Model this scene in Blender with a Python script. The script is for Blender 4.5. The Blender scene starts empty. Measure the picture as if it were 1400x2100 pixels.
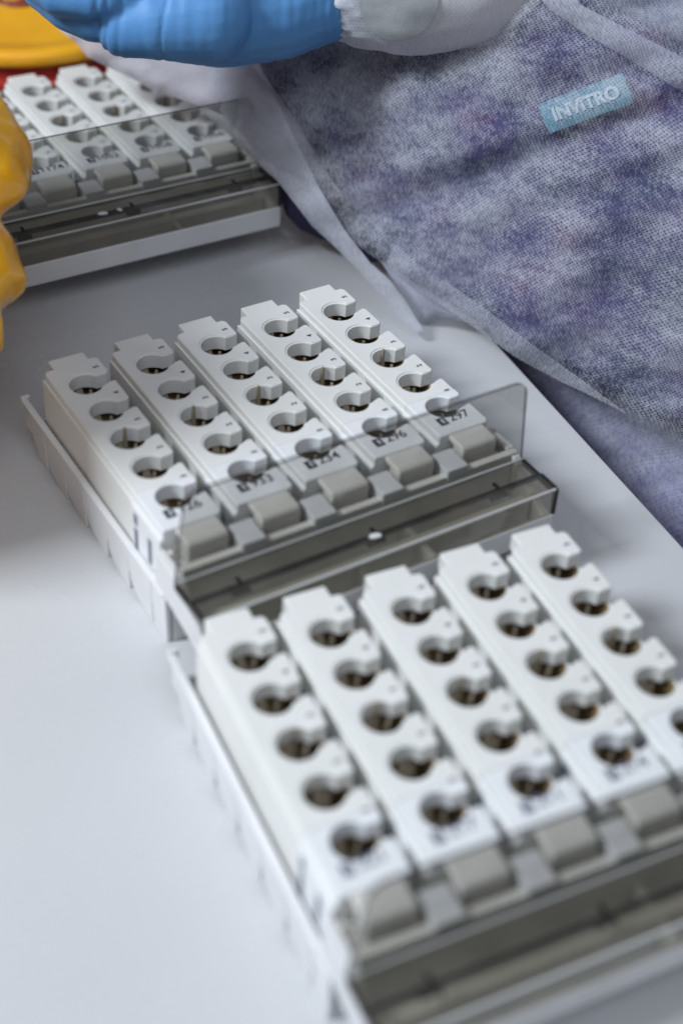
import bpy, bmesh, math, random
from mathutils import Vector, Matrix, noise
from mathutils.bvhtree import BVHTree
from mathutils.geometry import delaunay_2d_cdt
random.seed(7)
S = bpy.context.scene
C = S.collection
MM = 0.001
# ------------------------------------------------------------------ camera
PITCH, ROLL, CZ, FPX = math.radians(40.65), math.radians(4.56), 390.8, 2917.0   # mm, table top is z = 0
fw = Vector((0, math.cos(PITCH), -math.sin(PITCH)))
rt0 = Vector((1, 0, 0)); up0 = rt0.cross(fw)
RT = rt0*math.cos(ROLL) + up0*math.sin(ROLL)
UP = -rt0*math.sin(ROLL) + up0*math.cos(ROLL)
CAM = Vector((0, 0, CZ))
cd = bpy.data.cameras.new('camera'); cam = bpy.data.objects.new('camera', cd); C.objects.link(cam)
m = Matrix.Identity(4)
for r in range(3):
    m[r][0], m[r][1], m[r][2], m[r][3] = RT[r], UP[r], -fw[r], CAM[r]*MM
cam.matrix_world = m
cd.sensor_fit = 'VERTICAL'; cd.sensor_height = 36; cd.lens = FPX/2100*36
cd.clip_start = 0.02; cd.clip_end = 50
cd.dof.use_dof = True; cd.dof.focus_distance = 0.630; cd.dof.aperture_fstop = 4.6
S.camera = cam
# ------------------------------------------------------------------ light
W = bpy.data.worlds.new('World'); S.world = W; W.use_nodes = True
bg = W.node_tree.nodes['Background']; bg.inputs[0].default_value = (0.61, 0.62, 0.69, 1); bg.inputs[1].default_value = 0.185

def area(name, loc, target, size, power, col, size_y=None):
    d = bpy.data.lights.new(name, 'AREA'); o = bpy.data.objects.new(name, d); C.objects.link(o)
    d.shape = 'RECTANGLE'; d.size = size; d.size_y = size_y or size; d.energy = power; d.color = col
    o.location = Vector(loc)*MM
    o.rotation_euler = (Vector(target)-Vector(loc)).to_track_quat('-Z', 'Y').to_euler()
    return o
area('window_light', (-1250, -50, 1330), (-40, 470, 30), 0.40, 41, (0.86, 0.93, 1.0), 0.42)
area('room_light', (150, -500, 1500), (0, 450, 0), 1.2, 12.5, (0.84, 0.91, 1.0), 0.9)
S.view_settings.view_transform = 'Standard'; S.view_settings.look = 'None'
S.view_settings.exposure = -0.14; S.view_settings.gamma = 1
S.render.engine = 'CYCLES'
S.cycles.transparent_max_bounces = 24

# ------------------------------------------------------------------ helpers
def ray(px, py):
    return fw + RT*((px-700)/FPX) - UP*((py-1050)/FPX)
def atD(px, py, D):
    return CAM + ray(px, py)*D          # mm
def atZ(px, py, z):
    d = ray(px, py); return CAM + d*((z-CZ)/d.z)

def mat(name, col, rough=0.4, spec=0.5, **kw):
    M = bpy.data.materials.new(name); M.use_nodes = True
    b = M.node_tree.nodes['Principled BSDF']
    b.inputs['Base Color'].default_value = (*col, 1); b.inputs['Roughness'].default_value = rough
    b.inputs['Specular IOR Level'].default_value = spec
    for k, v in kw.items(): b.inputs[k.replace('_', ' ')].default_value = v
    return M
def nd(M, t, **kw):
    n = M.node_tree.nodes.new(t)
    for k, v in kw.items(): setattr(n, k, v)
    return n
def lk(M, a, b): M.node_tree.links.new(a, b)
def vary(M, col2, scale=60, lo=0.4, hi=0.65, bump=0.0, bscale=900, rough2=None):
    """mottle the base colour between its own and col2, optional fine bump"""
    b = M.node_tree.nodes['Principled BSDF']
    tc = nd(M, 'ShaderNodeTexCoord'); n = nd(M, 'ShaderNodeTexNoise'); n.inputs['Scale'].default_value = scale; n.inputs['Detail'].default_value = 5
    lk(M, tc.outputs['Object'], n.inputs['Vector'])
    mr = nd(M, 'ShaderNodeMapRange'); mr.inputs[1].default_value = lo; mr.inputs[2].default_value = hi
    lk(M, n.outputs['Fac'], mr.inputs[0])
    mx = nd(M, 'ShaderNodeMix', data_type='RGBA'); mx.inputs[6].default_value = b.inputs['Base Color'].default_value; mx.inputs[7].default_value = (*col2, 1)
    lk(M, mr.outputs[0], mx.inputs[0]); lk(M, mx.outputs[2], b.inputs['Base Color'])
    if rough2 is not None:
        r = nd(M, 'ShaderNodeMapRange'); r.inputs[3].default_value = b.inputs['Roughness'].default_value; r.inputs[4].default_value = rough2
        lk(M, mr.outputs[0], r.inputs[0]); lk(M, r.outputs[0], b.inputs['Roughness'])
    if bump:
        n2 = nd(M, 'ShaderNodeTexNoise'); n2.inputs['Scale'].default_value = bscale; n2.inputs['Detail'].default_value = 3
        lk(M, tc.outputs['Object'], n2.inputs['Vector'])
        bp = nd(M, 'ShaderNodeBump'); bp.inputs['Strength'].default_value = bump; bp.inputs['Distance'].default_value = 0.0003
        lk(M, n2.outputs['Fac'], bp.inputs['Height']); lk(M, bp.outputs[0], b.inputs['Normal'])
    return M

M_rack = vary(mat('rack_plastic', (0.72, 0.72, 0.70), 0.38, 0.45), (0.69, 0.69, 0.665), 45, bump=0.12, bscale=1500)
M_label = vary(mat('label_paper', (0.735, 0.745, 0.76), 0.28, 0.5), (0.71, 0.72, 0.735), 90)
M_brown = vary(mat('painted_interior_shade', (0.30, 0.205, 0.10), 0.5), (0.20, 0.135, 0.06), 200)  # brown stands in for shade on the white inner walls
M_metal = mat('spring_metal', (0.42, 0.36, 0.27), 0.45, Metallic=0.3)
M_ink = mat('black_ink', (0.02, 0.022, 0.035), 0.5)
M_inkblue = mat('faded_ink', (0.15, 0.17, 0.22), 0.5)
M_tray = vary(mat('tray_plastic', (0.70, 0.70, 0.71), 0.36, 0.45), (0.66, 0.66, 0.665), 40, bump=0.12, bscale=1300)
M_clip = vary(mat('clip_plastic', (0.60, 0.585, 0.545), 0.42, 0.4), (0.57, 0.555, 0.515), 60, bump=0.1, bscale=1500)
M_sep = vary(mat('separator_plastic', (0.60, 0.60, 0.61), 0.4, 0.4), (0.56, 0.56, 0.57), 60)
M_black = mat('black_edge', (0.012, 0.012, 0.013), 0.25)
M_red = vary(mat('red_plastic', (0.42, 0.03, 0.02), 0.35), (0.33, 0.02, 0.015), 30)
M_yellow = vary(mat('yellow_plastic', (0.86, 0.42, 0.015), 0.35), (0.80, 0.36, 0.012), 25)
M_mark = mat('dark_red_mark', (0.20, 0.03, 0.008), 0.4)

def smoke(name, tint, rough=0.04):
    M = bpy.data.materials.new(name); M.use_nodes = True; nt = M.node_tree
    for n in list(nt.nodes): nt.nodes.remove(n)
    o = nd(M, 'ShaderNodeOutputMaterial'); t = nd(M, 'ShaderNodeBsdfTransparent'); t.inputs[0].default_value = (*tint, 1)
    g = nd(M, 'ShaderNodeBsdfGlossy'); g.inputs['Roughness'].default_value = rough; g.inputs[0].default_value = (1, 1, 1, 1)
    d = nd(M, 'ShaderNodeBsdfDiffuse'); d.inputs[0].default_value = (0.32, 0.31, 0.28, 1)
    tc = nd(M, 'ShaderNodeTexCoord'); n = nd(M, 'ShaderNodeTexNoise'); n.inputs['Scale'].default_value = 70; n.inputs['Detail'].default_value = 8
    lk(M, tc.outputs['Object'], n.inputs['Vector'])
    r = nd(M, 'ShaderNodeMapRange'); r.inputs[1].default_value = 0.35; r.inputs[2].default_value = 0.75; r.inputs[3].default_value = 0.05; r.inputs[4].default_value = 0.13
    lk(M, n.outputs['Fac'], r.inputs[0])
    m1 = nd(M, 'ShaderNodeMixShader'); lk(M, r.outputs[0], m1.inputs[0]); lk(M, t.outputs[0], m1.inputs[1]); lk(M, d.outputs[0], m1.inputs[2])
    f = nd(M, 'ShaderNodeFresnel'); f.inputs[0].default_value = 1.45
    m2 = nd(M, 'ShaderNodeMixShader'); ge = nd(M, 'ShaderNodeNewGeometry'); iv = nd(M, 'ShaderNodeMath', operation='SUBTRACT'); iv.inputs[0].default_value = 1; lk(M, ge.outputs['Backfacing'], iv.inputs[1])
    mu = nd(M, 'ShaderNodeMath', operation='MULTIPLY'); lk(M, f.outputs[0], mu.inputs[0]); lk(M, iv.outputs[0], mu.inputs[1]); lk(M, mu.outputs[0], m2.inputs[0]); lk(M, m1.outputs[0], m2.inputs[1]); lk(M, g.outputs[0], m2.inputs[2])
    lk(M, m2.outputs[0], o.inputs[0]); return M
M_clear = smoke('clear_smoked_plastic', (0.83, 0.83, 0.82))
M_smoke = smoke('dark_smoked_plastic', (0.77, 0.755, 0.71), 0.06)
M_shine = mat('painted_edge_highlight', (0.50, 0.50, 0.49), 0.2, 0.6)  # light grey that paints the bright line along the cover edges
M_edge = smoke('smoked_edge', (0.25, 0.25, 0.26), 0.12)

def link(name, me, mats, parent=None, smooth=False):
    o = bpy.data.objects.new(name, me); C.objects.link(o)
    for x in (mats if isinstance(mats, (list, tuple)) else [mats]): me.materials.append(x)
    if parent: o.parent = parent
    if smooth:
        for p in me.polygons: p.use_smooth = True
    return o
def mesh_of(bm, name):
    me = bpy.data.meshes.new(name)
    bmesh.ops.scale(bm, vec=(MM, MM, MM), verts=bm.verts)
    bmesh.ops.recalc_face_normals(bm, faces=bm.faces)
    bm.to_mesh(me); bm.free(); return me
def box(bm, u0, u1, v0, v1, z0, z1, mi=0):
    """u across, v towards the tray's front (local -y), z up; mm"""
    vs = [bm.verts.new((u, -v, z)) for z in (z0, z1) for (u, v) in ((u0, v0), (u1, v0), (u1, v1), (u0, v1))]
    for f in ((0, 1, 2, 3), (7, 6, 5, 4), (0, 4, 5, 1), (1, 5, 6, 2), (2, 6, 7, 3), (3, 7, 4, 0)):
        bm.faces.new([vs[i] for i in f]).material_index = mi
def prism(bm, pts, f0, f1, mi_side=0, mi_cap=0):
    """polygon pts mapped by f0 / f1 (two end planes)"""
    a = [bm.verts.new(f0(*p)) for p in pts]; b = [bm.verts.new(f1(*p)) for p in pts]
    bm.faces.new(a).material_index = mi_cap; bm.faces.new(b[::-1]).material_index = mi_cap
    n = len(pts)
    for i in range(n): bm.faces.new((a[i], b[i], b[(i+1) % n], a[(i+1) % n])).material_index = mi_side
def part(name, build, mats, parent, bevel=0, seg=2, smooth=True):
    bm = bmesh.new(); build(bm); o = link(name, mesh_of(bm, name), mats, parent)
    if bevel:
        bv = o.modifiers.new('bevel', 'BEVEL'); bv.width = bevel*MM; bv.segments = seg; bv.limit_method = 'ANGLE'; bv.angle_limit = math.radians(35)
        bv.harden_normals = False
        for p in o.data.polygons: p.use_smooth = True
        wn = o.modifiers.new('wn', 'WEIGHTED_NORMAL'); wn.keep_sharp = False
    return o
def empty(name, label, cat, loc=(0, 0, 0), rz=0, group=None):
    o = bpy.data.objects.new(name, None); C.objects.link(o); o.empty_display_size = 0.01
    o.location = Vector(loc)*MM; o.rotation_euler = (0, 0, rz)
    o['label'] = label; o['category'] = cat
    if group: o['group'] = group
    return o
def tagstruct(o, kind='structure'): o['kind'] = kind; return o
def text_mesh(txt, size, bold=0.0, shear=0.0):
    cu = bpy.data.curves.new('t', 'FONT'); cu.body = txt; cu.size = size*MM; cu.align_x = 'CENTER'; cu.align_y = 'CENTER'
    cu.extrude = 0.00003; cu.offset = bold*MM; cu.shear = shear
    o = bpy.data.objects.new('t', cu); C.objects.link(o)
    dg = bpy.context.evaluated_depsgraph_get(); me = bpy.data.meshes.new_from_object(o.evaluated_get(dg))
    bpy.data.objects.remove(o); bpy.data.curves.remove(cu); me.materials.clear(); return me

# ------------------------------------------------------------------ setting: table and floor
E1 = Vector((66.0, 600.0)); ED = Vector((0.4613, -0.8873))
def edge(t): p = E1 + ED*t; return (p.x, p.y)
M_table = mat('white_laminate', (0.56, 0.575, 0.60), 0.27, 0.5)
def tb(M):
    b = M.node_tree.nodes['Principled BSDF']; tc = nd(M, 'ShaderNodeTexCoord')
    n = nd(M, 'ShaderNodeTexNoise'); n.inputs['Scale'].default_value = 9; n.inputs['Detail'].default_value = 6; lk(M, tc.outputs['Object'], n.inputs['Vector'])
    r = nd(M, 'ShaderNodeMapRange'); r.inputs[1].default_value = .3; r.inputs[2].default_value = .7; r.inputs[3].default_value = 0.22; r.inputs[4].default_value = 0.33
    lk(M, n.outputs['Fac'], r.inputs[0]); lk(M, r.outputs[0], b.inputs['Roughness'])
    sm = nd(M, 'ShaderNodeTexNoise'); sm.inputs['Scale'].default_value = 28; sm.inputs['Detail'].default_value = 8; sm.inputs['Roughness'].default_value = .7; sm.inputs['Distortion'].default_value = 1.5; lk(M, tc.outputs['Object'], sm.inputs['Vector'])
    sr = nd(M, 'ShaderNodeMapRange'); sr.inputs[1].default_value = .52; sr.inputs[2].default_value = .72; sr.inputs[3].default_value = 0; sr.inputs[4].default_value = .09; lk(M, sm.outputs['Fac'], sr.inputs[0])
    ad = nd(M, 'ShaderNodeMath', operation='ADD'); lk(M, r.outputs[0], ad.inputs[0]); lk(M, sr.outputs[0], ad.inputs[1]); lk(M, ad.outputs[0], b.inputs['Roughness'])
    n2 = nd(M, 'ShaderNodeTexNoise'); n2.inputs['Scale'].default_value = 2200; n2.inputs['Detail'].default_value = 2; lk(M, tc.outputs['Object'], n2.inputs['Vector'])
    bp = nd(M, 'ShaderNodeBump'); bp.inputs['Strength'].default_value = 0.08; bp.inputs['Distance'].default_value = 0.0002; lk(M, n2.outputs['Fac'], bp.inputs['Height']); lk(M, bp.outputs[0], b.inputs['Normal'])
    m = nd(M, 'ShaderNodeMix', data_type='RGBA'); m.inputs[6].default_value = (0.515, 0.52, 0.535, 1); m.inputs[7].default_value = (0.565, 0.57, 0.58, 1)
    lk(M, n.outputs['Fac'], m.inputs[0]); lk(M, m.outputs[2], b.inputs['Base Color'])
tb(M_table)
def table(bm):
    pts = [edge(-900), edge(1100), (-1200, edge(1100)[1]), (-1200, edge(-900)[1])]
    prism(bm, pts, lambda x, y: (x, y, -26), lambda x, y: (x, y, 0))
tt = part('table', table, M_table, None, 1.2)
tt['label'] = 'white laminate lab bench top with a straight edge, under the trays of racks'; tt['category'] = 'table'
def floor(bm): prism(bm, [(-4000, -4000), (4000, -4000), (4000, 5000), (-4000, 5000)], lambda x, y: (x, y, -760), lambda x, y: (x, y, -750))
tagstruct(part('floor', floor, vary(mat('grey_floor', (0.12, 0.12, 0.14), 0.5), (0.09, 0.09, 0.11), 3), None))

# ------------------------------------------------------------------ sample rack
HR = 6.8
def comb(vs, v0, v1, uL, uR, head, foot, HR=6.8):
    """closed outline (u, v): left side straight, right side with a keyhole bite at each v in vs"""
    pts = list(head)
    for vc in vs:
        a0, a1 = math.radians(-30), math.radians(34)        # throat
        pts += [(uR, vc-3.6), (uR-1.2, vc-2.6)]
        cx, cy = 0.2, vc+0.8
        n = 22
        st, en = a0, a1-2*math.pi
        for i in range(n+1):
            a = st + (en-st)*i/n; pts.append((cx+HR*math.cos(a), cy+HR*math.sin(a)))
        pts += [(8.2, vc+4.2), (uR-1.0, vc+3.4), (uR, vc+4.2)]
    pts += list(foot)
    return pts
def plate(bm):
    o = comb([-40, -20, 0, 20], 0, 0, -12, 12, [(-12, 32.3), (-12, -52.8), (-10.8, -54), (-7.6, -54), (-7.6, -60.5), (8.2, -60.5), (8.2, -55), (10.8, -55), (12, -53.6)], [(12, 32.3)])
    prism(bm, o, lambda u, v: (u, -v, -7), lambda u, v: (u, -v, -0.42))
    o = comb([-40, -20, 0, 20], 0, 0, -12, 11.85, [(-11.8, 32.3), (-11.8, -52.6), (-10.7, -53.85), (-7.45, -53.9), (-7.45, -60.35), (8.05, -60.35), (8.05, -54.85), (10.7, -54.85), (11.85, -53.5)], [(11.85, 32.3)], 7.7)
    prism(bm, o, lambda u, v: (u, -v, -0.62), lambda u, v: (u, -v, 0))
def cap(bm):
    o = comb([40], 0, 0, -12.4, 12, [(-12.3, 57), (-12.3, 32.6), (12, 32.6)], [(12, 55.5), (10.5, 57.2)])
    prism(bm, o, lambda u, v: (u, -v, -7), lambda u, v: (u, -v, 0.45))
def body(bm):
    L, R, B, F = -13, 11.9, -53.8, 57.0
    # outer shell walls (closed boxes), painted interior shade as own material
    box(bm, L, L+1.2, B, F, -46, -3.4); box(bm, R-1.3, R, B, F, -46, -7.2)
    box(bm, L+1.2, R-1.3, B, B+1.3, -46, -7.2); box(bm, L+1.2, R-1.3, F-1.5, F, -46, -7.2)
    box(bm, L+1.2, R-1.3, B+1.3, F-1.5, -46, -44.5)
    for k in range(6): box(bm, R-0.1, R+0.7, -52+20*k, -50+20*k+3, -44, -8.5)
def shade_liner(bm):  # brown walls put the shade of the rack interior into colour
    L, R, B, F = -11.6, 10.4, -52.3, 55.3
    box(bm, L, L+.5, B, F, -44, -7.1); box(bm, R-.5, R, B, F, -44, -7.1)
    box(bm, L+.5, R-.5, B, B+.5, -44, -7.6); box(bm, L+.5, R-.5, F-.5, F, -44, -7.6); box(bm, L+.5, R-.5, B+.5, F-.5, -44, -43.2)
    for k in range(4): box(bm, L+.5, R-.5, -30.6+20*k, -29.4+20*k, -43, -8)
def spring(vc, tall):
    def f(bm):
        for j, (ang, top, w) in enumerate(((225, -8.2, 2.2), (268, -7.2, 5.0), (318, -7.8, 2.2), (60, -8, 2.4), (130, -8, 2.2))):
            a = math.radians(ang + random.uniform(-12, 12)); ca, sa = math.cos(a), math.sin(a)
            r0, r1 = 6.4, 4.1
            pts = []
            for (r, z, hw) in ((r0, top, w*.25), (r1, -16, w*.62), (r0-.4, -34, w*.6)):
                for s in (-1, 1): pts.append((r*ca - s*hw*sa + .2, vc+.8 + r*sa + s*hw*ca, z))
            V = [bm.verts.new((p[0], -p[1], p[2])) for p in pts]; V2 = [bm.verts.new((p[0]+.3*ca, -(p[1]+.3*sa), p[2])) for p in pts]
            for q in ((0, 1, 3, 2), (2, 3, 5, 4)):
                bm.faces.new([V[i] for i in q]); bm.faces.new([V2[i] for i in q][::-1])
            for (i, k) in ((0, 1), (1, 3), (3, 5), (5, 4), (4, 2), (2, 0)): bm.faces.new((V[i], V2[i], V2[k], V[k]))
        # wedge in the middle of the pocket
        c = [bm.verts.new((x, -(vc+.8+y), z)) for x, y, z in ((-3.4, -2, -24), (1.8, -3, -24), (1.2, 2.2, -24), (-3.0, 2.4, -24), (-1.2, -2.4, -8.3), (0.1, -2.2, -8.8))]
        for q in ((0, 1, 5, 4), (2, 3, 4, 5), (0, 4, 3), (1, 2, 5), (3, 2, 1, 0)): bm.faces.new([c[i] for i in q])
        if tall:
            a = math.radians(282); ca, sa = math.cos(a), math.sin(a)
            x, y = .2+6.1*ca, vc+.8+6.1*sa
            pp = [(x-1.3, -22), (x+1.4, -22), (x+.5, 0.1), (x-.35, 0.1)]
            prism(bm, pp, lambda a_, z: (a_, -(y-.5), z), lambda a_, z: (a_, -(y+.5), z))
            prism(bm, [(2.0, -20), (4.4, -20), (3.6, -5.2)], lambda a_, z: (a_, -(vc+5.6), z), lambda a_, z: (a_, -(vc+6.1), z))
    return f
def tags(bm):
    box(bm, -13.45, -12.95, 32.6, 56.8, -44, -4.2)
def bars(bm):
    for (a, b, c, d) in ((34.5, 37.6, -12, -7), (34.5, 37.6, -30, -14), (46.5, 49.5, -22, -10)): box(bm, -13.6, -13.4, a, b, c, d)
proto = {}
def make_rack(label, ident, group, loc, rz):
    r = empty('sample_rack', label, 'sample rack', loc, rz, group)
    r.rotation_euler = (0, random.uniform(-.006, .006), rz+random.uniform(-.006, .006)); r.location += Vector((random.uniform(-.5, .5), random.uniform(-.6, .6), 0))*MM
    z = 46.0
    if not proto:
        proto['top_plate'] = [part('top_plate', plate, M_rack, r, 0.28)]
        proto['label_cap'] = [part('label_cap', cap, M_label, r, 0.8, 3)]
        proto['rack_body'] = [part('rack_body', body, M_rack, r, 0.35, 1)]
        proto['interior_shade'] = [part('interior_shade', shade_liner, M_brown, r)]
        proto['side_sticker'] = [part('side_sticker', tags, M_label, r)]
        proto['barcode'] = [part('barcode', bars, M_inkblue, r)]
        proto['tube_spring'] = [part('tube_spring', spring(v, v in (0,)), M_metal, r) for v in (-40, -20, 0, 20, 40)]
        nums = []
        for k, v in zip('54321', (-40, -20, 0, 20, 40)):
            me = text_mesh(k, 3.3, 0.09); o = link('position_number', me, M_ink, r)
            o.location = (8.6*MM, -(v-8.2)*MM, (0.48 if v == 40 else 0.03)*MM); o.rotation_euler = (0, 0, math.pi/2); nums.append(o)
        proto['position_number'] = nums
        for k, L in proto.items():
            for o in L: o.location.z += z*MM
        src = proto
    else:
        for k, L in proto.items():
            for o in L:
                c = o.copy(); C.objects.link(c); c.parent = r
    INK = M_ink if loc[1] > 370 else M_inkblue
    # printed identity: a solid block with a white letter, then digits
    bm = bmesh.new(); box(bm, -7.6, -3.6, 46.7, 51.6, 0.44, 0.52)
    b = link('printed_block', mesh_of(bm, 'printed_block'), INK, r); b.location.z = z*MM
    t = link('block_letter', text_mesh('E', 3.4, 0.05), M_label, b); t.location = (-5.2*MM, -49.1*MM, 0.56*MM)
    t = link('rack_number', text_mesh(ident, 6.4, 0.1), INK, r); t.location = (2.6*MM if len(ident) < 4 else 3.4*MM, -48.8*MM, (z+.5)*MM)
    return r

# ------------------------------------------------------------------ tray
PITCHU = 30.2
tray_proto = {}
def side_wall(s):
    def f(bm):
        X = lambda a, b: sorted((s*a, s*b))
        # rim
        box(bm, *X(74.4, 77.3), -71, 64.5, -25.4, -23.6)
        box(bm, *X(74.6, 76.2), -70, 64, -38, -25.0)
        box(bm, *X(73.2, 77.2), -72.4, -70.4, -27, -22.6)
        for k in range(6):
            fr = -48.5+20.2*k + (0 if k < 5 else 0)
            pts = ([(-69.8, -25.2), (-66.5, -34), (-61.5, -42), (-58.5, -46.6), (-56, -48)] if k == 0 else [(fr-20.0, -25.2), (fr-19.3, -41), (fr-17, -44.5), (fr-13, -46.6), (fr-8.5, -48)]) + [(fr, -48), (fr+.4, -25.2)]
            prism(bm, pts, lambda v, z: (s*74.3, -v, z), lambda v, z: (s*(76.9 if z > -30 else 76.1), -v, z))
        pts = [(53.5, -25.2), (54, -48), (65.6, -48), (65.6, -25.2)]
        prism(bm, pts, lambda v, z: (s*74.3, -v, z), lambda v, z: (s*(77.0 if z > -30 else 76.4), -v, z))
        # arm rising to the ledge and running beside the lid
        pts = [(57, -24), (66, -24.5), (97, -31), (97.5, -21), (78, -12), (74.5, -7), (58, -7)]
        prism(bm, pts, lambda v, z: (s*73.2, -v, z), lambda v, z: (s*(76.8), -v, z))
    return f
def base(bm):
    box(bm, -74.2, 74.2, -66, 64.4, -48, -46.3)
    box(bm, -74.2, 74.2, -67.6, -66.1, -48, -34)
    # front foot plate
    pts = [(-73.9, -48), (73.9, -48), (73.9, -31.2), (-73.9, -31.2)]
    prism(bm, pts, lambda u, z: (u, -64.6, z), lambda u, z: (u, -66.2, z))
def front_box(bm):
    box(bm, -73.0, 73.0, 58.2, 96.4, -32, -30.4)
    box(bm, -77.6, 77.6, 96.6, 98.6, -31.5, -20.3)
    box(bm, -73.0, 73.0, 73.0, 74.4, -30.3, -11)
    box(bm, -72.8, 72.8, 84, 89, -30.3, -19)
    box(bm, 20, 23, 74.6, 96.4, -30.2, -20.5)
def ledge(bm):
    box(bm, -73.0, 76.6, 70.0, 73.2, -12, -6.1)
    box(bm, -73.0, 76.6, 58.4, 69.8, -16, -11.5)
    box(bm, 73.2, 76.8, 56, 69.8, -16, -6)
    for i in range(5):
        c = (i-2)*PITCHU
        box(bm, c-21 if i else c-12.8, c-10.2, 58.6, 61.2, -16, -8)
def clipb(bm):
    pts = [(49.5, -0.2), (66.2, -0.2), (67.6, -1.6), (67.6, -9.6), (60.5, -11), (60.5, -3.2), (49.5, -2.4)]
    prism(bm, pts, lambda v, z: (-7.8, -v, z), lambda v, z: (9.0, -v, z))
    box(bm, -4.5, 5.5, 57.8, 60.6, -14, -3)
def sepb(bm):
    box(bm, -5, 5, 61.4, 73.6, -9.8, -3.2)
def panel(bm):
    r = 6.5; pts = [(-77.2, -9.6), (77.2, -9.6)]
    for cx, a0 in ((73.6-r, 0), (-73.6+r, 90)):
        for i in range(9):
            a = math.radians(a0+90*i/8); pts.append((cx+r*math.cos(a), 31-r+r*math.sin(a)))
    prism(bm, pts, lambda u, z: (u, -73.9, z), lambda u, z: (u, -75.4, z), 1, 0)
def cover(bm):
    # stepped smoked cover: top sheet in two levels, front sheet, end caps dark
    box(bm, -76.4, 76.4, 75.6, 86.0, -9.6, -8.2); box(bm, -76.4, 76.4, 87.2, 96.6, -9.0, -7.6)
    box(bm, -76.4, 76.4, 96.8, 98.2, -20.1, -7.9)
def caps(s):
    def f(bm):
        X = sorted((s*76.5, s*78.0))
        pts = [(75.5, -8.2), (86.5, -8.2), (87.4, -7.2), (96.8, -7.2), (98.5, -8.4), (98.7, -20.2), (96.6, -20.2), (96, -11), (75.5, -11)]
        prism(bm, pts, lambda v, z: (X[0], -v, z), lambda v, z: (X[1], -v, z))
    return f
def highlight1(bm):  # pale strip standing in for the highlight at the panel crease
    box(bm, -76.3, 76.3, 75.6, 76.5, -8.1, -7.3)
def highlight2(bm):  # same painted highlight along the front edge of the cover
    box(bm, -76.4, 76.4, 97.4, 98.4, -7.8, -6.9)
def rodb(bm):
    box(bm, -76.3, 76.3, 86.1, 87.1, -10.4, -7.9)
    for c in (-57, 0, 57):
        box(bm, c-.7, c+.7, 83, 86.0, -8.1, -7.6); box(bm, c-3.5, c+3.5, 85.4, 87.9, -12.5, -10.5); box(bm, c+1.2, c+2.4, 87.3, 90.5, -9.6, -9.1)
def nub(bm):  # white chip painted in place of a glint on the lid groove
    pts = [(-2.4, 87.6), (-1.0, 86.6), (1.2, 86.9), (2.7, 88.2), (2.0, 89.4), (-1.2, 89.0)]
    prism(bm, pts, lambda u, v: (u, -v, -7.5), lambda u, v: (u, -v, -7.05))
def lift(o): o.location.z += 48*MM
def make_tray(label, loc, rz, glint_u=()):
    r = empty('rack_tray', label, 'rack tray', loc, rz, 'trays holding five sample racks each')
    if not tray_proto:
        L = [('side_wall', side_wall(-1), M_tray, .5), ('side_wall', side_wall(1), M_tray, .5), ('base', base, M_tray, .3),
             ('front_box', front_box, M_tray, .5), ('front_ledge', ledge, M_clip, .4), ('lid_cover', cover, M_smoke, .25)]
        for n, f, mt, bv in L:
            o = part(n, f, mt, r, bv); lift(o); tray_proto.setdefault('flat', []).append((o, None))
        for i in range(5):
            o = part('clip', clipb, M_clip, r, 1.0, 3) if i == 0 else tray_proto['flat'][-1][0].copy()
            if i: C.objects.link(o)
            else: lift(o)
            o.location.x = (i-2)*PITCHU*MM; tray_proto['flat'].append((o, None))
        first = None
        for i in range(1, 5):
            if first is None: first = o = part('separator', sepb, M_sep, r, .5); lift(o)
            else: o = first.copy(); C.objects.link(o)
            o.location.x = ((i-2)*PITCHU-14)*MM; tray_proto['flat'].append((o, None))
        lid = part('lid_panel', panel, [M_clear, M_edge], r, 0); lift(lid); tray_proto['flat'].append((lid, None))
        for sd in (-1, 1):
            o = part('end_cap', caps(sd), M_black, r, .5); lift(o); tray_proto['flat'].append((o, None))
        for fb in (highlight1, highlight2):
            o = part('edge_highlight', fb, M_shine, r, .25); lift(o); tray_proto['flat'].append((o, None))
        o = part('hinge_rod', rodb, M_black, r); lift(o); tray_proto['flat'].append((o, None))
    else:
        for o, _ in tray_proto['flat']:
            c = o.copy(); C.objects.link(c); c.parent = r
    for u in glint_u:
        o = part('glint_chip', nub, M_label, r); lift(o); o.location.x = u*MM
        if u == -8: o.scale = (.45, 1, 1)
    return r

POSE = {'M': (-35.77, 468.85, 0.6036), 'B': (44.72, 316.44, 0.4871), 'T': (-163.4, 699.54, 0.5955)}
TL = {'M': 'middle tray in sharp focus, its smoked lid panel raised, five racks inside',
      'B': 'nearest tray, blurred, cut off by the lower right of the photo',
      'T': 'far tray at the upper left, below the gloved hand, before the red container'}
IDS = {'M': ['126', '933', '234', '296', '297'], 'B': ['221', '217', '211', '214', '219'], 'T': ['1061', '1174', '1052', '1058', '1056']}
ORD = ['left-hand end', 'second from the left', 'centre', 'second from the right', 'right-hand end']
for T in 'MBT':
    x, y, th = POSE[T]
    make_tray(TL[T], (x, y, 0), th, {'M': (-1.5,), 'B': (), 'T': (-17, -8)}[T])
    for i in range(5):
        u = (i-2)*PITCHU
        nm = {'M': 'in the sharply focused middle tray', 'B': 'in the blurred nearest tray', 'T': 'in the far tray below the gloved hand'}[T]
        if T == 'M': lab = 'white sample rack printed %s, %s %s' % (IDS[T][i], ORD[i], nm)
        else: lab = 'white sample rack, %s %s' % (ORD[i], nm)
        make_rack(lab, IDS[T][i], 'white sample racks standing in the trays', (x+u*math.cos(th), y+u*math.sin(th), 2.0), th)

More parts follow.
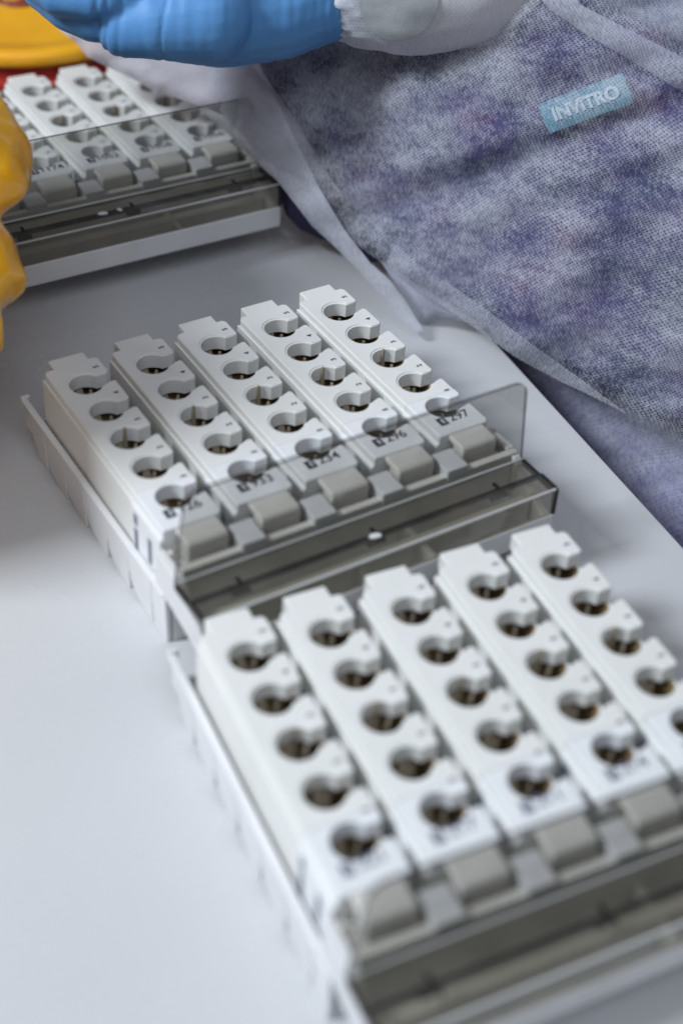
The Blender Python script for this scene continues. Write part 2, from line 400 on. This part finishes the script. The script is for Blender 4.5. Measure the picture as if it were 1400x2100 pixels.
# ------------------------------------------------------------------ sharps container (yellow lid, red body)
cx, cy = -217.0, 838.0
sc = empty('sharps_container', 'round red container with a yellow lid behind the far tray', 'container', (cx, cy, 0))
def lathe(prof, n=64):
    def f(bm):
        rings = []
        for r, z in prof: rings.append([bm.verts.new((r*math.cos(2*math.pi*i/n), r*math.sin(2*math.pi*i/n), z)) for i in range(n)])
        for a, b in zip(rings, rings[1:]):
            for i in range(n): bm.faces.new((a[i], a[(i+1) % n], b[(i+1) % n], b[i]))
        bm.faces.new(rings[0][::-1]); bm.faces.new(rings[-1])
    return f
o = part('container_body', lathe([(70, 0.5), (73, 3), (77, 20), (78, 33), (81.5, 34), (81.5, 38), (78, 39), (76.5, 49)]), M_red, sc, .6)
o = part('lid', lathe([(79, 47.4), (81.0, 48), (82.0, 49.5), (82.0, 53.5), (81, 55.6), (78, 56.8), (72, 56.2), (70, 54.8), (60, 55.4), (20, 58), (1, 58.3)]), M_yellow, sc, 0)
for p in o.data.polygons: p.use_smooth = True
def curl(bm):
    P = []
    for i in range(26):
        t = i/25; a = math.radians(80+230*t); r = 11-2*t
        P.append((r*math.cos(a)*1.1, r*math.sin(a), 1.6+2*t))
    n = 8; rings = []
    for i, p in enumerate(P):
        rr = 1.2+1.0*(i/25)**4*2
        rings.append([bm.verts.new((p[0]+rr*math.cos(2*math.pi*k/n), p[1]+rr*math.sin(2*math.pi*k/n)*.8, p[2]+.7*rr*math.sin(2*math.pi*k/n))) for k in range(n)])
    for a, b in zip(rings, rings[1:]):
        for i in range(n): bm.faces.new((a[i], a[(i+1) % n], b[(i+1) % n], b[i]))
    bm.faces.new(rings[0][::-1]); bm.faces.new(rings[-1])
mk = part('pull_ring', curl, M_mark, sc)
q = atZ(38, 42, 46); mk.location = ((q.x-cx)*MM, (q.y-cy)*MM, 56.5*MM)

# ------------------------------------------------------------------ blobs: union of tapered capsules -> remesh
def capsule(bm, a, b, ra, rb, seg=20, rings=8, flat=None):
    a, b = Vector(a), Vector(b); ax = (b-a); L = ax.length; ax.normalize()
    s = ax.orthogonal().normalized(); t = ax.cross(s)
    prof = [(-ra*math.cos(math.pi/2*i/rings), ra*math.sin(math.pi/2*i/rings)) for i in range(1, rings+1)]
    prof += [(L+rb*math.sin(math.pi/2*i/rings), rb*math.cos(math.pi/2*i/rings)) for i in range(0, rings)]
    R = [[bm.verts.new(a+ax*h+(s*math.cos(2*math.pi*k/seg)+t*math.sin(2*math.pi*k/seg))*r) for k in range(seg)] for h, r in prof]
    p0 = bm.verts.new(a-ax*ra); p1 = bm.verts.new(b+ax*rb)
    for u, v in zip(R, R[1:]):
        for k in range(seg): bm.faces.new((u[k], u[(k+1) % seg], v[(k+1) % seg], v[k]))
    for k in range(seg):
        bm.faces.new((p0, R[0][(k+1) % seg], R[0][k])); bm.faces.new((p1, R[-1][k], R[-1][(k+1) % seg]))
def blob(name, chains, mats, parent, voxel=2.0, smooth=6, disp=None):
    bm = bmesh.new()
    for ch in chains:
        for (a, ra), (b, rb) in zip(ch, ch[1:]): capsule(bm, a, b, ra, rb)
    o = link(name, mesh_of(bm, name), mats, parent)
    rm = o.modifiers.new('r', 'REMESH'); rm.mode = 'VOXEL'; rm.voxel_size = voxel*MM
    sm = o.modifiers.new('s', 'SMOOTH'); sm.iterations = smooth; sm.factor = .6
    dg = bpy.context.evaluated_depsgraph_get(); me = bpy.data.meshes.new_from_object(o.evaluated_get(dg))
    o.modifiers.clear(); old = o.data; o.data = me; bpy.data.meshes.remove(old)
    if disp:
        nn = [v.normal.copy() for v in me.vertices]
        for v, n in zip(me.vertices, nn): v.co += n*disp(v.co/MM, n)*MM
    for p in me.polygons: p.use_smooth = True
    me.update(); return o
def P(px, py, D, rpx): return (atD(px, py, D), rpx*D/FPX)

# yellow bag; its tall unseen lobes are added to cast shade on the left
def crumple(p, n):
    s = 0
    for f, a in ((0.025, 9.0), (0.06, 5.5), (0.12, 1.4)):
        s += a*(0.35-abs(noise.noise(Vector((p.x*f, p.y*f, p.z*f*.8))+Vector((3, 9, 2)))))
    return s
M_bag = vary(mat('yellow_film', (1.0, 0.46, 0.006), 0.24, 0.6, Coat_Weight=0.6, Subsurface_Weight=0.15, Subsurface_Scale=0.01), (1.0, 0.53, 0.03), 22, bump=0.9, bscale=85)
M_bag.node_tree.nodes['Bump'].inputs['Distance'].default_value = .0012
bag = blob('waste_bag', [[P(-90, 250, 560, 90), P(-62, 330, 560, 112), P(-75, 385, 560, 95), P(-100, 440, 560, 84), P(-85, 500, 560, 100), P(-72, 550, 560, 112), P(-85, 610, 560, 92), P(-75, 665, 560, 88), P(-115, 740, 560, 90)],
    [(Vector((-235, 470, 48)), 46), (Vector((-260, 500, 46)), 46)], [(Vector((-225, 500, 46)), 44), P(-120, 560, 560, 110)],
    [(Vector((-255, 452, 46)), 46), (Vector((-270, 470, 110)), 40)], [(Vector((-245, 414, 52)), 50), (Vector((-232, 414, 185)), 48)], [(Vector((-255, 540, 52)), 50), (Vector((-240, 525, 180)), 48)], [P(-70, 330, 560, 105), (Vector((-230, 480, 120)), 45)]],
    M_bag, None, 2.2, 3, crumple)
bag['label'] = 'crumpled yellow plastic bag at the left edge of the bench'; bag['category'] = 'plastic bag'

# ------------------------------------------------------------------ person
per = empty('person', 'person in translucent gown over purple shirt, blue gloved hand above the far tray', 'person', (260, 760, -750))
INV = Matrix.Translation(-per.location)
def adopt(o): o.parent = per; o.matrix_parent_inverse = Matrix.Translation(-per.location); return o

def wrn(x, y, wr):
    return wr[0]*1.6*noise.noise(Vector((x*wr[1], y*wr[1]*.8, 2.3))) + wr[0]*noise.noise(Vector((x*wr[1]*.8+y*wr[1]*2.2, y*wr[1]*.5, 7.1)))
def D1(x, y): return 712 - .124*(x-500) + .05*(y-130)
def cloth(name, outline, Df, mats, parent=None, step=11, wr=(1.6, 0.012), thick=0, curl=7.0, curlw=26):
    """a fabric piece: outline in picture coordinates gives its cut; every point gets its own distance; sheet is a real surface"""
    n = len(outline); edges = []; pts = []
    for i in range(n):
        a, b = Vector(outline[i]), Vector(outline[(i+1) % n]); k = max(1, int((b-a).length/step))
        for j in range(k): pts.append(a.lerp(b, j/k))
    m = len(pts); edges = [(i, (i+1) % m) for i in range(m)]; bd = list(pts)
    xs = [p.x for p in pts]; ys = [p.y for p in pts]
    def dist(p): return min((p-q).length for q in bd)
    def inside(p):
        c = False
        for i in range(m):
            a, b = bd[i], bd[i-1]
            if (a.y > p.y) != (b.y > p.y) and p.x < (b.x-a.x)*(p.y-a.y)/(b.y-a.y)+a.x: c = not c
        return c
    y = min(ys)+step*.7; r = 0
    while y < max(ys):
        x = min(xs) + (step/2 if r % 2 else 0)
        while x < max(xs):
            p = Vector((x, y))
            if inside(p) and dist(p) > step*.6: pts.append(p)
            x += step
        y += step*.87; r += 1
    vs, _, fs, *_ = delaunay_2d_cdt(pts, edges, [], 1, 1e-4)
    bm = bmesh.new(); uvl = bm.loops.layers.uv.new('UVMap'); V = []; UVs = []
    for p in vs:
        d = min((p-q).length for q in bd); t = max(0, 1-d/curlw)
        D = Df(p.x, p.y) + curl*t*t
        D += wrn(p.x, p.y, wr)
        V.append(bm.verts.new(atD(p.x, p.y, D))); UVs.append((p.x*D/FPX*MM, -p.y*D/FPX*MM))
    for f in fs:
        try: F = bm.faces.new([V[i] for i in f])
        except ValueError: continue
        for lp, i in zip(F.loops, f): lp[uvl].uv = UVs[i]
    me = bpy.data.meshes.new(name); bmesh.ops.scale(bm, vec=(MM,)*3, verts=bm.verts)
    bmesh.ops.recalc_face_normals(bm, faces=bm.faces)
    bm.to_mesh(me); bm.free(); o = link(name, me, mats, None, True)
    if thick:
        s = o.modifiers.new('s', 'SOLIDIFY'); s.thickness = thick*MM; s.offset = 0
    if parent is None: adopt(o)
    return o

def gown_mat(name, lo, hi, dots=0.5, tint=(0.64, 0.66, 0.74), seed=0.0, transl=0.3, patch=14.0, grain=0.45):
    M = bpy.data.materials.new(name); M.use_nodes = True; nt = M.node_tree
    for n in list(nt.nodes): nt.nodes.remove(n)
    def math_(op, a, b=None, c=None):
        n = nd(M, 'ShaderNodeMath', operation=op)
        for i, v in enumerate((a, b, c)):
            if v is None: continue
            if isinstance(v, (int, float)): n.inputs[i].default_value = v
            else: lk(M, v, n.inputs[i])
        return n.outputs[0]
    out = nd(M, 'ShaderNodeOutputMaterial'); uv = nd(M, 'ShaderNodeUVMap')
    # embossed bond points: staggered grid, 1.5 mm pitch
    vr = nd(M, 'ShaderNodeVectorRotate', rotation_type='Z_AXIS'); vr.inputs['Angle'].default_value = 0.16; lk(M, uv.outputs[0], vr.inputs[0])
    wz = nd(M, 'ShaderNodeTexNoise'); wz.inputs['Scale'].default_value = 30; lk(M, uv.outputs[0], wz.inputs['Vector'])
    va = nd(M, 'ShaderNodeVectorMath', operation='MULTIPLY_ADD'); lk(M, wz.outputs['Color'], va.inputs[0]); va.inputs[1].default_value = (.0035, .0035, 0); lk(M, vr.outputs[0], va.inputs[2])
    sp = nd(M, 'ShaderNodeSeparateXYZ'); lk(M, va.outputs[0], sp.inputs[0])
    px, py = 1.6*MM, 0.92*MM
    row = math_('FLOOR', math_('DIVIDE', sp.outputs[1], py))
    odd = math_('MULTIPLY', math_('MODULO', math_('ABSOLUTE', row), 2.0), .5)
    fx = math_('SUBTRACT', math_('FRACT', math_('ADD', math_('DIVIDE', sp.outputs[0], px), odd)), .5)
    fy = math_('SUBTRACT', math_('FRACT', math_('DIVIDE', sp.outputs[1], py)), .5)
    d2 = math_('SQRT', math_('ADD', math_('POWER', math_('MULTIPLY', fx, 1.35), 2), math_('POWER', math_('MULTIPLY', fy, 1.0), 2)))
    mr = nd(M, 'ShaderNodeMapRange', interpolation_type='SMOOTHSTEP'); mr.inputs[1].default_value = .18; mr.inputs[2].default_value = .42; lk(M, d2, mr.inputs[0])   # 0 in dot, 1 outside
    # fibre density
    mp = nd(M, 'ShaderNodeMapping'); mp.inputs['Rotation'].default_value = (0, 0, .5+seed); mp.inputs['Scale'].default_value = (1, .35, 1); mp.inputs['Location'].default_value = (seed, seed*3, 0); lk(M, uv.outputs[0], mp.inputs[0])
    n1 = nd(M, 'ShaderNodeTexNoise'); n1.inputs['Scale'].default_value = 1000; n1.inputs['Detail'].default_value = 3; n1.inputs['Roughness'].default_value = .7; lk(M, mp.outputs[0], n1.inputs['Vector'])
    mp2 = nd(M, 'ShaderNodeMapping'); mp2.inputs['Location'].default_value = (seed, seed*1.7, 0); lk(M, uv.outputs[0], mp2.inputs[0])
    n2 = nd(M, 'ShaderNodeTexNoise'); n2.inputs['Scale'].default_value = patch; n2.inputs['Detail'].default_value = 9; n2.inputs['Roughness'].default_value = .76; lk(M, mp2.outputs[0], n2.inputs['Vector'])
    p = nd(M, 'ShaderNodeMapRange'); p.inputs[1].default_value = .36; p.inputs[2].default_value = .62; p.inputs[3].default_value = lo; p.inputs[4].default_value = hi; lk(M, n2.outputs['Fac'], p.inputs[0])
    n3 = nd(M, 'ShaderNodeTexNoise'); n3.inputs['Scale'].default_value = 8; n3.inputs['Detail'].default_value = 2; lk(M, mp2.outputs[0], n3.inputs['Vector'])
    big = math_('MULTIPLY_ADD', math_('SUBTRACT', n3.outputs['Fac'], .5), (hi-lo)*1.3, p.outputs[0])
    fib = math_('MULTIPLY_ADD', math_('SUBTRACT', n1.outputs['Fac'], .5), grain, big)
    dm = math_('MULTIPLY_ADD', math_('SUBTRACT', mr.outputs[0], 1.0), dots*.5, fib)
    fac = nd(M, 'ShaderNodeClamp'); lk(M, dm, fac.inputs[0]); fac.inputs[1].default_value = .04; fac.inputs[2].default_value = .97
    df = nd(M, 'ShaderNodeBsdfDiffuse'); df.inputs[0].default_value = (*tint, 1)
    tl = nd(M, 'ShaderNodeBsdfTranslucent'); tl.inputs[0].default_value = (*tint, 1)
    bp = nd(M, 'ShaderNodeBump'); bp.inputs['Strength'].default_value = .35; bp.inputs['Distance'].default_value = .0002
    lk(M, mr.outputs[0], bp.inputs['Height']); lk(M, bp.outputs[0], df.inputs['Normal'])
    mxx = nd(M, 'ShaderNodeMixShader'); mxx.inputs[0].default_value = transl; lk(M, df.outputs[0], mxx.inputs[1]); lk(M, tl.outputs[0], mxx.inputs[2])
    tr = nd(M, 'ShaderNodeBsdfTransparent')
    mx = nd(M, 'ShaderNodeMixShader'); lk(M, fac.outputs[0], mx.inputs[0]); lk(M, tr.outputs[0], mx.inputs[1]); lk(M, mxx.outputs[0], mx.inputs[2])
    lk(M, mx.outputs[0], out.inputs[0]); return M
M_gown = gown_mat('nonwoven_gown', 0.08, 0.62, .7, patch=38.0, grain=1.1)
M_gown2 = gown_mat('nonwoven_gown_double', 0.62, 0.95, .18, seed=.8)
M_gown3 = gown_mat('nonwoven_gown_skirt', 0.22, 0.66, .3, seed=1.9, grain=.8)
M_shirt = mat('purple_shirt', (0.055, 0.04, 0.17), 0.8, 0.2)
def shirtmat(M):
    b = M.node_tree.nodes['Principled BSDF']; tc = nd(M, 'ShaderNodeTexCoord'); n = nd(M, 'ShaderNodeTexNoise'); n.inputs['Scale'].default_value = 30; n.inputs['Detail'].default_value = 6
    lk(M, tc.outputs['Object'], n.inputs['Vector']); cr = nd(M, 'ShaderNodeValToRGB'); e = cr.color_ramp.elements
    e[0].position = .34; e[0].color = (.03, .04, .09, 1); e[1].position = .78; e[1].color = (.09, .015, .065, 1)
    x = cr.color_ramp.elements.new(.5); x.color = (.042, .040, .118, 1); x = cr.color_ramp.elements.new(.62); x.color = (.052, .038, .128, 1)
    lk(M, n.outputs['Fac'], cr.inputs[0]); lk(M, cr.outputs[0], b.inputs['Base Color'])
shirtmat(M_shirt)
M_skin = mat('skin', (0.45, 0.28, 0.2), 0.5)

G1 = [(415, 139), (520, 60), (700, -40), (900, -70), (1500, -70), (1500, 1000), (1330, 880), (1200, 808), (1150, 785), (1060, 736), (1005, 697), (960, 665), (860, 600), (795, 545), (870, 682), (857, 688), (820, 655), (770, 600), (700, 530), (630, 452), (570, 390), (520, 325), (470, 262), (447, 215)]
gown = cloth('gown', [(470, 128)] + G1[1:13] + [(790, 545), (715, 490), (660, 420), (605, 330), (565, 250), (525, 185), (490, 140)], D1, M_gown, None, 11, (5, .006))
strip = cloth('gown_hem', [(415, 139), (470, 105), (512, 128), (540, 165), (575, 220), (612, 300), (655, 385), (705, 470), (760, 540), (800, 575), (830, 615), (868, 678), (857, 688), (820, 655), (775, 600), (734, 554), (683, 503), (640, 464), (571, 374), (520, 325), (468, 263), (447, 215)],
              lambda x, y: D1(x, y)-3, gown_mat('nonwoven_strip', .45, .85, .15, seed=.8), None, 9, (4, .006), 0, 2, 10)
hem = cloth('gown_lower_hem', [(792, 541), (860, 598), (960, 663), (1005, 695), (1060, 734), (1150, 783), (1200, 806), (1290, 852), (1180, 770), (1085, 702), (1000, 638), (930, 588), (860, 545), (810, 500)], lambda x, y: D1(x, y)-1.5, gown_mat('nonwoven_hem', .16, .44, .45, seed=5.5, grain=.8), None, 9, (5, .006), 0, 1, 20)
fold = cloth('gown_fold', [(780, 535), (820, 560), (900, 610), (985, 665), (900, 655), (866, 672)], lambda x, y: D1(x, y)+8+(y-535)*.03, gown_mat('nonwoven_fold', .6, .9, .15, (.50, .51, .62), .3), None, 9, (1, .01))
back = cloth('gown_back', [(120, 60), (156, 87), (180, 117), (222, 138), (267, 158), (315, 186), (381, 207), (420, 220), (455, 236), (480, 262), (560, 330), (620, 360), (700, 380), (700, 250), (560, 60), (400, 20)],
             lambda x, y: 735-.03*(x-200), gown_mat('nonwoven_back', .8, .97, .1, (.56, .54, .60), 2.2), None, 10, (5, .008))
band = cloth('gown_tie', [(1085, -30), (1130, 22), (1200, 70), (1290, 122), (1400, 190), (1500, 262), (1500, 190), (1400, 118), (1290, 62), (1190, 10), (1150, -40)], lambda x, y: D1(x, y)-3, gown_mat('nonwoven_tie', .22, .55, .3, seed=6.1, grain=.8), None, 9, (5, .006), 0, 1.5, 16)
upper = cloth('gown_sleeve_fold', [(1130, -60), (1210, 5), (1300, 55), (1400, 108), (1500, 170), (1500, -60)], lambda x, y: D1(x, y)-2, gown_mat('nonwoven_upper', .15, .6, .6, (.60, .66, .72), 3.1), None, 11, (5, .006))
skirt = cloth('gown_skirt', [(1000, 640), (1500, 620), (1500, 1400), (1380, 1320), (1180, 1000), (1000, 760)], lambda x, y: 742-.20*(x-1065)-.03*(y-770), M_gown3, None, 13, (6, .008))
shirt = cloth('shirt', [(480, 60), (1520, -90), (1520, 960), (1200, 790), (1060, 715), (960, 640), (850, 590), (790, 535), (700, 400), (600, 240)], lambda x, y: D1(x, y)+7+3*noise.noise(Vector((x*.01, y*.01, 5))), M_shirt, None, 14, (5, .006), 0, 14, 40)
lower = cloth('trousers', [(980, 620), (1520, 600), (1520, 1500), (1350, 1400), (1150, 1050), (980, 800)], lambda x, y: 757-.20*(x-1065)-.03*(y-770), vary(mat('purple_cloth', (.14, .125, .32), .8, .2), (.09, .08, .23), 20), None, 16, (5, .01))
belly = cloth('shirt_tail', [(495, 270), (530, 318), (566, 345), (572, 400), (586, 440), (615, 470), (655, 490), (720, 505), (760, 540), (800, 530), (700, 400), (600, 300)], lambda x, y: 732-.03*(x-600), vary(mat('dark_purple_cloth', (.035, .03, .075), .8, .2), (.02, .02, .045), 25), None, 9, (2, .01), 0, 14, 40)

# shirt logo patch under the gown
def patch_pt(a, b):      # a along, b down in the patch (mm)
    o = Vector((1200, 212)); ax = Vector((.905, -.335)).normalized(); ay = Vector((.36, .93)).normalized()
    q = o + ax*(a/.222) + ay*(b/.222); return q
def patchb(bm):
    n = 8
    def pt(i, j): q = patch_pt(-20.5+41*i/n, -7.2+14.4*j/4); return atD(q.x, q.y, D1(q.x, q.y)+2.4+wrn(q.x, q.y, (5, .006)))
    g = [[bm.verts.new(pt(i, j)) for i in range(n+1)] for j in range(5)]
    for j in range(4):
        for i in range(n): bm.faces.new((g[j][i], g[j][i+1], g[j+1][i+1], g[j+1][i]))
pb = part('shirt_logo_patch', patchb, mat('light_blue_print', (.06, .20, .28), .5), None)
adopt(pb)
me = text_mesh('INVITRO', 8.2, .35)
for v in me.vertices:
    q = patch_pt(v.co.x/MM*1.0, -v.co.y/MM); X = atD(q.x, q.y, D1(q.x, q.y)+1.7-v.co.z/MM*3+wrn(q.x, q.y, (5, .006))); v.co = X*MM
adopt(link('patch_lettering', me, mat('white_print', (.34, .43, .49), .5), None))

# body (continuous, mostly hidden by clothes)
def Pp(px, py, D, r): return (atD(px, py, D), r)
body_o = blob('body', [[(Vector((230, 800, -60)), 110), (Vector((190, 740, 120)), 105), (Vector((165, 690, 300)), 100), (Vector((170, 690, 420)), 45)],
    [Pp(1500, -300, 720, 45), Pp(1250, -260, 680, 36), Pp(850, -70, 662, 27), Pp(700, -50, 660, 22)]], M_skin, None, 5, 4)
adopt(body_o)
# gloved hand: wrist, palm, heel of the hand, five fingers
def wrinkle(p, n):
    c = p - atD(560, 20, 650); s = 0
    x = c.dot(RT)
    if -12 < x < 45: s += .5*math.exp(-((x-34)/9)**2)*math.sin(x*1.5+2*noise.noise(Vector((p.z*.06, p.y*.05, 1))))
    for o_, w_, a_ in ((70, 1.2, .9), (66, .9, .7), (60, 1.3, .6), (41, 1.0, .8)):
        d = abs(x+o_-.22*c.dot(UP)); s -= a_*math.exp(-(d/w_)**2)
    s += .35*noise.noise(Vector((x*.32, c.dot(UP)*.06, c.dot(fw)*.06)))*(1 if x > -40 else .5)
    s += .35*noise.noise(Vector((p.x*.09, p.y*.09, p.z*.09)))
    return s
M_glove = vary(mat('blue_nitrile', (0.085, 0.25, 0.54), 0.5, 0.35), (0.105, 0.29, 0.58), 30, bump=.35, bscale=1800)
glove = blob('glove', [
    [P(760, -55, 655, 118), P(660, -40, 655, 122), P(560, -8, 652, 128), P(450, 5, 650, 130), P(330, 0, 645, 118), P(270, -20, 642, 96)],
    [P(420, 30, 628, 98), P(330, 42, 625, 80), P(255, 55, 625, 62)],
    [P(270, 35, 628, 56), P(190, 38, 625, 46), P(140, 22, 625, 42), P(70, -30, 628, 38)],
    [P(290, -30, 618, 56), P(190, -4, 612, 46), P(120, -12, 612, 44), P(55, -55, 615, 40)],
    [P(300, -90, 625, 55), P(180, -80, 615, 44), P(80, -110, 615, 40)],
    [P(330, -130, 640, 55), P(200, -150, 630, 44), P(100, -190, 630, 40)],
    [P(450, -60, 620, 60), P(330, -110, 600, 50), P(230, -130, 595, 42)]], M_glove, None, 1.2, 10, wrinkle)
adopt(glove)
def ruff(p, n):
    c = p - atD(725, 40, 650); x = c.dot(RT); y = c.dot(UP)
    s = 1.2*noise.noise(Vector((x*.03, y*.12, 3)))*(1) + .8*noise.noise(Vector((p.x*.05, p.y*.05, p.z*.05)))
    s += 2.6*math.exp(-max(0, x+6)/9)*noise.noise(Vector((y*.45, c.dot(fw)*.3, 1)))
    return s
M_sleeve = gown_mat('nonwoven_sleeve', .80, .98, .12, (.78, .79, .83), 4.4)
sleeve = blob('gown_sleeve', [[P(728, -45, 655, 120), P(760, -50, 655, 145), P(850, -75, 652, 180), P(950, -92, 650, 184), P(1100, -170, 645, 205), P(1300, -290, 640, 215)]], M_sleeve, None, 2.2, 6, ruff)
uvl = sleeve.data.uv_layers.new(name='UVMap')
for lp in sleeve.data.loops:
    c = sleeve.data.vertices[lp.vertex_index].co; uvl.data[lp.index].uv = (c.dot(RT), c.dot(UP))
adopt(sleeve)
bv = BVHTree.FromObject(sleeve, bpy.context.evaluated_depsgraph_get()) if False else BVHTree.FromPolygons([v.co.copy() for v in sleeve.data.vertices], [tuple(p.vertices) for p in sleeve.data.polygons])
def cuffpatch(bm):
    rings = []; c0 = None
    def hit(px, py):
        d = ray(px, py).normalized(); h = bv.ray_cast(CAM*MM, d)
        return (h[0] - d*.0010)/MM if h[0] else atD(px, py, 610)
    c0 = bm.verts.new(hit(818, 8))
    for r in (.12, .25, .37, .5, .62, .75, .87, 1.0):
        rings.append([bm.verts.new(hit(818+80*r*math.cos(a)-6*r*math.sin(a), 6+88*r*math.sin(a)*.88)) for a in [2*math.pi*k/40 for k in range(40)]])
    for k in range(40): bm.faces.new((c0, rings[0][k], rings[0][(k+1) % 40]))
    for A, B in zip(rings, rings[1:]):
        for k in range(40): bm.faces.new((A[k], A[(k+1) % 40], B[(k+1) % 40], B[k]))
cp = part('cuff_window', cuffpatch, vary(mat('grey_green_knit', (.44, .46, .48), .8, .2), (.34, .36, .375), 60, bump=.5, bscale=1500), None)
for p in cp.data.polygons: p.use_smooth = True
adopt(cp)
